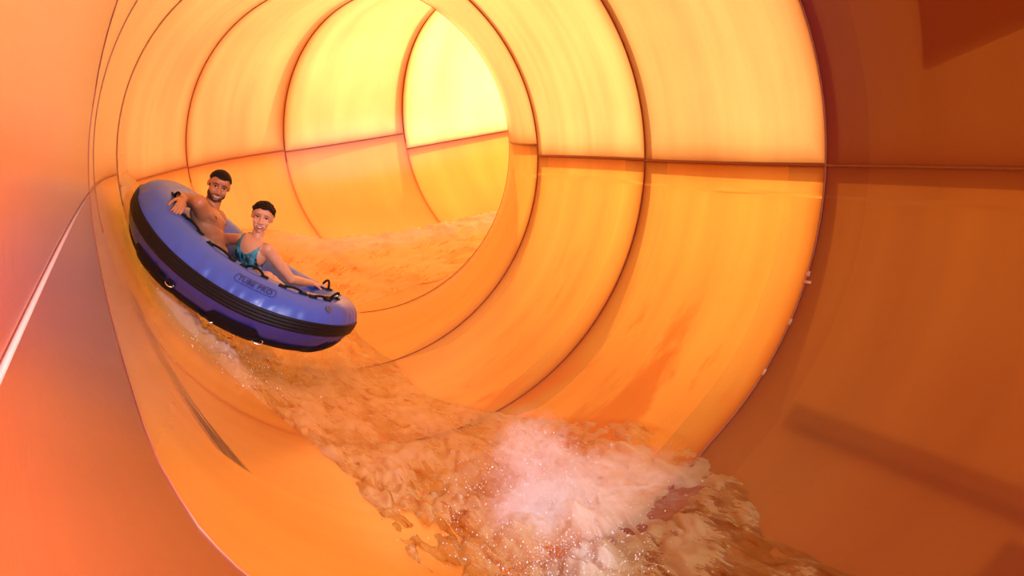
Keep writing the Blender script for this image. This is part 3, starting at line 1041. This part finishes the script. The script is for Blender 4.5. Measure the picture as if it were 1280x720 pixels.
add_capsule(bm, Ls, (Ls+Le)/2, .056, .050, 18); add_capsule(bm, (Ls+Le)/2, Le, .049, .040, 18); add_capsule(bm, Le, Lw, .041, .027, 16)
hand(bm, Lw, Vector((1, .1, -.15)), -RM.col[2], Vector((0, -1, 0)), 1.0, .8)
def leg(bm, hip, knee, foot, k=1.0):
    add_capsule(bm, hip, (hip+knee)/2, .082*k, .070*k, 18); add_capsule(bm, (hip+knee)/2, knee, .070*k, .054*k, 18)
    add_ellipsoid(bm, knee, (Vector((1, 0, 0)), Vector((0, 1, 0)), Vector((0, 0, 1))), (.056*k, .056*k, .056*k))
    mid = knee+(foot-knee)*.35
    add_capsule(bm, knee, mid, .052*k, .056*k, 16); add_capsule(bm, mid, foot, .056*k, .036*k, 16)
    t = Vector((.6, -.35, -.45)).normalized()
    add_capsule(bm, foot-t*.03, foot+t*.15, .034*k, .028*k, 14)
leg(bm, pelvis+across*-.07, W(300, 342, 6.66), W(326, 372, 6.78))
leg(bm, pelvis+across*.07, W(312, 343, 6.95), W(338, 372, 6.98))
man = solidify_body('person', bm, M['skin_man'])
tag(man, 'bearded smiling man, bare-chested, gripping a handle at the upper end of the blue raft', 'person', 'riders in the blue raft')
mh.face(man, {'white': M['eyewhite'], 'hair': M['hair_dark'], 'male': True}, smile=.029)
def man_hair(co):
    x, y, z = mh.loc(co)
    r = x*x+y*y+z*z
    line = .074-.9*np.clip(np.abs(x)-.045, 0, 1)
    front = (y > .03) & (z > line)
    side = (y <= .03) & (z > .034-(.03-y)*.9)
    back = (y < -.035) & (z > -.045)
    return (front | side | back) & (r < .15**2) & ~((z < .036) & (y > -.075) & (np.abs(x) > .045)) & ~((np.abs(x) > .066) & (z < .045))
garment('hair', man, man_hair, .0065, M['hair_dark'], .35, 90)
def man_beard(co):
    x, y, z = mh.loc(co)
    ax = np.abs(x)
    jaw = (z < -.088+1.05*np.clip(ax-.012, 0, .045)) & (z > -.113) & (y > .02)
    burn = (ax > .054) & (ax < .0685) & (z < .012) & (z > -.08) & (y > .004) & (y < .036)
    must = (ax < .036) & (z < -.0435) & (z > -.0535) & (y > .05)
    sides = (ax > .034) & (ax < .042) & (z < -.046) & (z > -.09) & (y > .04)
    return (jaw | burn | must | sides) & (x*x+y*y+z*z < .15**2)
garment('beard', man, man_beard, .0014, M['beard'], .4, 120)
def man_trunks(co):
    d = (co-np.array(pelvis)); u = d@np.array(upT)
    return (u < .07) & (np.linalg.norm(d, axis=1) < .27)
garment('swim_trunks', man, man_trunks, .006, M['trunks'])
for s in (-1, 1):          # nipples
    bm = bmesh.new()
    c0 = chest+across*s*.078+upT*.018
    from mathutils.bvhtree import BVHTree
    bvh = BVHTree.FromPolygons([v.co for v in man.data.vertices], [p.vertices for p in man.data.polygons])
    h = bvh.ray_cast(c0+frT*.4, -frT)
    if h[0]:
        add_ellipsoid(bm, h[0], (across, upT, frT), (.011, .011, .003), 12, 8)
        bm_obj('nipple', bm, pbr('areola', (.14, .05, .035), .5), man)

# --- woman
wc = W(328, 272, 6.62)
wh = Head(wc, (W(333.5, 254, 6.55)-W(324.5, 290, 6.60)), (CAMP-wc).normalized()+Vector((-.04, 0, 0)), .88)
bm = bmesh.new()
wh.add(bm, False)
neck = W(320, 301, 6.66)
add_capsule(bm, wh.p(0, -.02, -.045), neck, .040, .044, 18)
Rs, Ls = W(303, 300, 6.72), W(335, 312, 6.60)
chest = W(314, 316, 6.68); belly = W(308, 334, 6.74); pelvis = W(303, 352, 6.82)
across = (Ls-Rs).normalized(); upT = (neck-pelvis).normalized(); across = (across-upT*across.dot(upT)).normalized(); frT = across.cross(upT).normalized()
if frT.dot(CAMP-chest) < 0: frT = -frT
torso(bm, neck, chest, belly, pelvis, across, frT, upT, .80, False)
for sh in (Rs, Ls): add_capsule(bm, sh+(chest-sh)*.45, sh, .050, .044, 18)
Re = W(281, 297, 6.95); Rw = W(264, 300, 7.05)
add_capsule(bm, Rs, (Rs+Re)/2, .043, .039, 16); add_capsule(bm, (Rs+Re)/2, Re, .039, .034, 16); add_capsule(bm, Re, Rw, .034, .023, 14)
hand(bm, Rw, Vector((-1, .1, .1)), Vector((0, -1, 0)), Vector((0, 0, 1)), .88, .6)
Le = W(364, 349, 6.72); Lw = W(391, 355, H_WOM.y-.01)
add_capsule(bm, Ls, (Ls+Le)/2, .043, .037, 16); add_capsule(bm, (Ls+Le)/2, Le, .037, .032, 16)
add_capsule(bm, Le, Le+(Lw-Le)*.4, .032, .032, 16); add_capsule(bm, Le+(Lw-Le)*.4, Lw, .032, .022, 16)
hand(bm, Lw, W(408, 357, H_WOM.y)-Lw, -RM.col[2], Vector((0, -1, 0)), .88, 1.1)
leg(bm, pelvis+across*-.06, W(334, 348, 6.52), W(362, 376, 6.68), .88)
leg(bm, pelvis+across*.06, W(340, 352, 6.88), W(368, 378, 6.92), .88)
woman = solidify_body('person', bm, M['skin_woman'])
tag(woman, 'smiling woman in teal leaf-print swimsuit, arm stretched along the low end of the raft', 'person', 'riders in the blue raft')
wh.face(woman, {'white': M['eyewhite'], 'hair': M['hair_brown'], 'male': False}, smile=.024, brow=.005, lips='lip2')
def woman_hair(co):
    x, y, z = wh.loc(co)
    r = x*x+y*y+z*z
    hl = .076-.7*np.clip(np.abs(x)-.030, 0, 1)-2.0*np.clip(np.abs(x)-.060, 0, 1)
    front = (y > .02) & (z > hl)
    side = (y <= .02) & (z > -.030-(.02-y)*.25) & (y > -.2)
    return (front | side) & (r < .135**2) & ~((z < .012) & (y > -.045)) & ~((np.abs(x) > .066) & (z < .048) & (y > -.040))
hr = garment('hair', woman, woman_hair, .013, M['hair_brown'], .55, 55)
bm = bmesh.new()
add_ellipsoid(bm, wh.p(.01, -.105, .03), (wh.x, wh.y, wh.z), (.042, .035, .04))
bm_obj('hair_bun', bm, M['hair_brown'], hr)
cN, aN, uN, fN = np.array(chest), np.array(across), np.array(upT), np.array(frT)
def suit_pred(grow=0.0):
    def f(co):
        d = co-cN; x = d@aN; z = d@uN; y = d@fN
        ax = np.abs(x)
        neckz = np.where(y > 0, .018+8*np.clip(ax-.018, 0, 1)**1.6*1.0, .05+8*np.clip(ax-.02, 0, 1)**1.6)
        arm = .112-.22*np.clip(z+.03, 0, .13)
        body = (z < neckz+grow) & (ax < arm+grow*.5) & (z > -.40) & (z < .16)
        return body & (np.linalg.norm(d-uN*z[:, None], axis=1) < .20)
    return f
garment('swimsuit', woman, suit_pred(), .0045, M['suit'])
#garment('swimsuit_trim', woman, lambda co: suit_pred(.007)(co) & ~suit_pred(-.001)(co), .0052, M['black'])

# pale dabs of filler left on the first joint, and an old drip stain far down the left wall
for d, w, h_, sh in ((12.6, .030, .020, 0), (14.0, .055, .012, -.01), (21, .018, .025, 0), (30.4, .016, .028, 0)):
    bm = bmesh.new()
    vs = []
    for u in (-1, 0, 1):
        for v in (-1, 0, 1):
            p = Vector(at(np.array([sh+u*w*.5]), np.array([math.radians(d)+v*h_/R*.6]), np.array([R-.004-.003*(1-abs(u))*(1-abs(v))]))[0])
            vs.append(bm.verts.new(p))
    for a in range(2):
        for b in range(2):
            k = a*3+b; bm.faces.new((vs[k], vs[k+3], vs[k+4], vs[k+1]))
    o = bm_obj('trim_filler', bm, M['tan'])
    so = o.modifiers.new('t', 'SOLIDIFY'); so.thickness = .004; so.offset = -1
    tag(o, 'small pale dab of filler on the bright right-hand joint of the flume', kind='structure')
